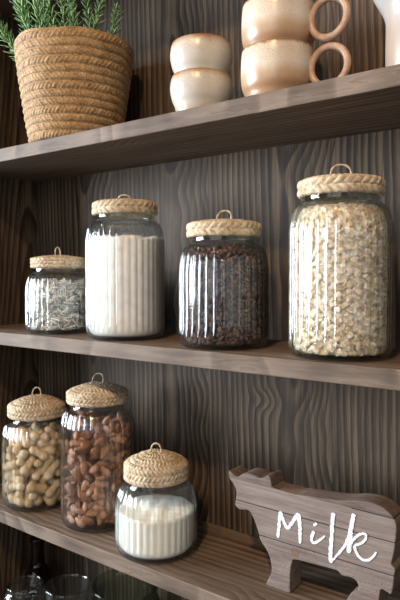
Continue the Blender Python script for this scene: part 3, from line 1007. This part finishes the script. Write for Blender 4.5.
SPR = [((-.055, -.050, .125), (-.135, -.100, .240), (-.01, -.01, .030)), ((-.060, -.040, .125), (-.118, -.085, .238), (-.012, 0, .01)),
       ((-.035, -.045, .125), (-.055, -.062, .288), (-.012, .0, 0)), ((-.015, -.03, .125), (-.028, -.050, .294), (.012, 0, 0)),
       ((-.010, -.055, .125), (-.018, -.068, .290), (.010, 0, 0)), ((.005, -.035, .125), (.006, -.040, .286), (.010, 0, 0)),
       ((-.02, .0, .125), (-.020, .000, .294), (.010, .01, 0)), ((-.045, -.005, .125), (-.066, -.020, .290), (-.010, 0, 0)),
       ((.045, .010, .125), (.080, .026, .235), (.006, .01, .012)), ((.040, -.010, .125), (.062, .020, .270), (.0, .0, .018)),
       ((.02, .01, .125), (.022, .005, .285), (.0, .01, 0)), ((-.03, .04, .125), (-.055, .040, .288), (.0, .01, 0)),
       ((.005, -.060, .125), (.002, -.088, .250), (.005, -.01, .01)), ((-.02, -.06, .125), (-.036, -.088, .265), (.0, -.012, .01)),
       ((.025, -.02, .125), (.030, -.030, .262), (.0, 0, 0)), ((-.045, -.035, .125), (-.078, -.070, .262), (.0, 0, .012))]
for k, (a, b, bend) in enumerate(SPR):
    d = math.dist(a, b)
    o = obj('sprig', sprig_mesh(a, b, bend, int(d * 440), 100 + k), None, pot)

# ------------------------------------------------------------------ glassware in the dark on the shelf below
ZB = Z_LOW - .3345 + E0
def glassware(name, label, cat, loc, prof, mat, wall=.0025, sub=None):
    outer = interp_prof(prof, 44)
    full = [(0, .002)] + outer + [(outer[-1][0] - wall * .5, outer[-1][1] + .0008)] + [(max(.002, r - wall), max(z, .006)) for r, z in outer if z > .004][::-1] + [(0, .006)]
    o = obj(name, revolve(name, full, 56), mat, None, loc)
    tag(o, label, cat); return o
def wav(r, z0, z1, n, a):
    return [(r + (a if k % 2 else -a), z0 + (z1 - z0) * k / n) for k in range(n + 1)]
glassware('glass_bottle', 'amber glass bottle with a slim neck in the dark under the lower shelf', 'bottle', (-1.030, .795, ZB),
          [(.030, 0), (.034, .004), (.034, .10), (.033, .125), (.022, .150), (.0145, .165), (.0140, .205), (.0165, .208), (.0165, .216), (.0140, .218)], M_amber)
glassware('storage_jar', 'clear glass jar with ringed shoulders beside the dark amber bottle', 'jar', (-.962, .712, ZB),
          [(.036, 0), (.042, .004)] + wav(.043, .04, .150, 10, .0016) + [(.040, .158), (.035, .163), (.035, .172)], M_glass)
glassware('drinking_glass', 'clear drinking glass between the ringed jar and the large bowl', 'glass', (-.852, .725, ZB),
          [(.030, 0), (.033, .004), (.036, .06), (.040, .12), (.042, .200)], M_glass)
glassware('glass_vase', 'large round green tinted glass vase in the dark under the lower shelf', 'vase', (-.735, .757, ZB),
          [(.040, 0), (.050, .005), (.072, .05), (.080, .10), (.076, .15), (.062, .19), (.056, .21), (.060, .225)], M_darkglass)

# ------------------------------------------------------------------ light: daylight from the shopfront, warm ceiling spots
def area(name, loc, target, sx, sy, power, color):
    l = bpy.data.lights.new(name, 'AREA'); l.shape = 'RECTANGLE'; l.size = sx; l.size_y = sy
    l.energy = power; l.color = color
    o = bpy.data.objects.new(name, l); COL.objects.link(o)
    o.location = loc
    o.rotation_euler = (Vector(target) - Vector(loc)).to_track_quat('-Z', 'Y').to_euler()
    return o
DAY = (.84, .92, 1.0)
for k, y in enumerate((-2.95, -1.9, -.85)):
    area('daylight_side_window', (-4.0, y, 1.68), (0, y, 1.68), .97, 1.95, 145, DAY)
for k, x in enumerate((-.9, .1, 1.0)):
    area('daylight_window', (x, -3.0, 1.80), (x, 1, 1.80), .85, 1.9, 10.5, DAY)
for k, (x, e) in enumerate(((-.62, 22), (-.05, 78))):
    l = bpy.data.lights.new('ceiling_spot', 'SPOT'); l.energy = e; l.color = (1.0, .64, .36); l.spot_size = 1.2; l.spot_blend = .8; l.shadow_soft_size = .05
    o = bpy.data.objects.new('ceiling_spot', l); COL.objects.link(o); o.location = (x + .1, -.84, 2.75)
    o.rotation_euler = (Vector((x, .8, 1.1)) - o.location).to_track_quat('-Z', 'Y').to_euler()

w = bpy.data.worlds.new('World'); scene.world = w; w.use_nodes = True
bg = w.node_tree.nodes['Background']; bg.inputs[0].default_value = (.50, .60, .74, 1); bg.inputs[1].default_value = .085

# ------------------------------------------------------------------ camera
cam = bpy.data.cameras.new('camera'); cam.sensor_fit = 'HORIZONTAL'; cam.sensor_width = 36; cam.lens = 54; cam.clip_start = .01
co_ = bpy.data.objects.new('camera', cam); COL.objects.link(co_)
a = math.atan2(798, 600); p = math.atan2(24, 600)
Fh = Vector((-math.cos(a), math.sin(a), 0)); Rr = Vector((math.sin(a), math.cos(a), 0))
Fw = Fh * math.cos(p) - Vector((0, 0, 1)) * math.sin(p); Up = Rr.cross(Fw)
co_.matrix_world = Matrix(((Rr.x, Up.x, -Fw.x, 0), (Rr.y, Up.y, -Fw.y, 0), (Rr.z, Up.z, -Fw.z, CZ), (0, 0, 0, 1)))
scene.camera = co_
scene.view_settings.view_transform = 'Standard'
scene.view_settings.look = 'None'
scene.view_settings.exposure = 0.45
scene.view_settings.gamma = 1.0
scene.view_settings.use_curve_mapping = False
scene.cycles.transparent_max_bounces = 48
scene.cycles.max_bounces = 10
scene.cycles.sample_clamp_indirect = 6.0
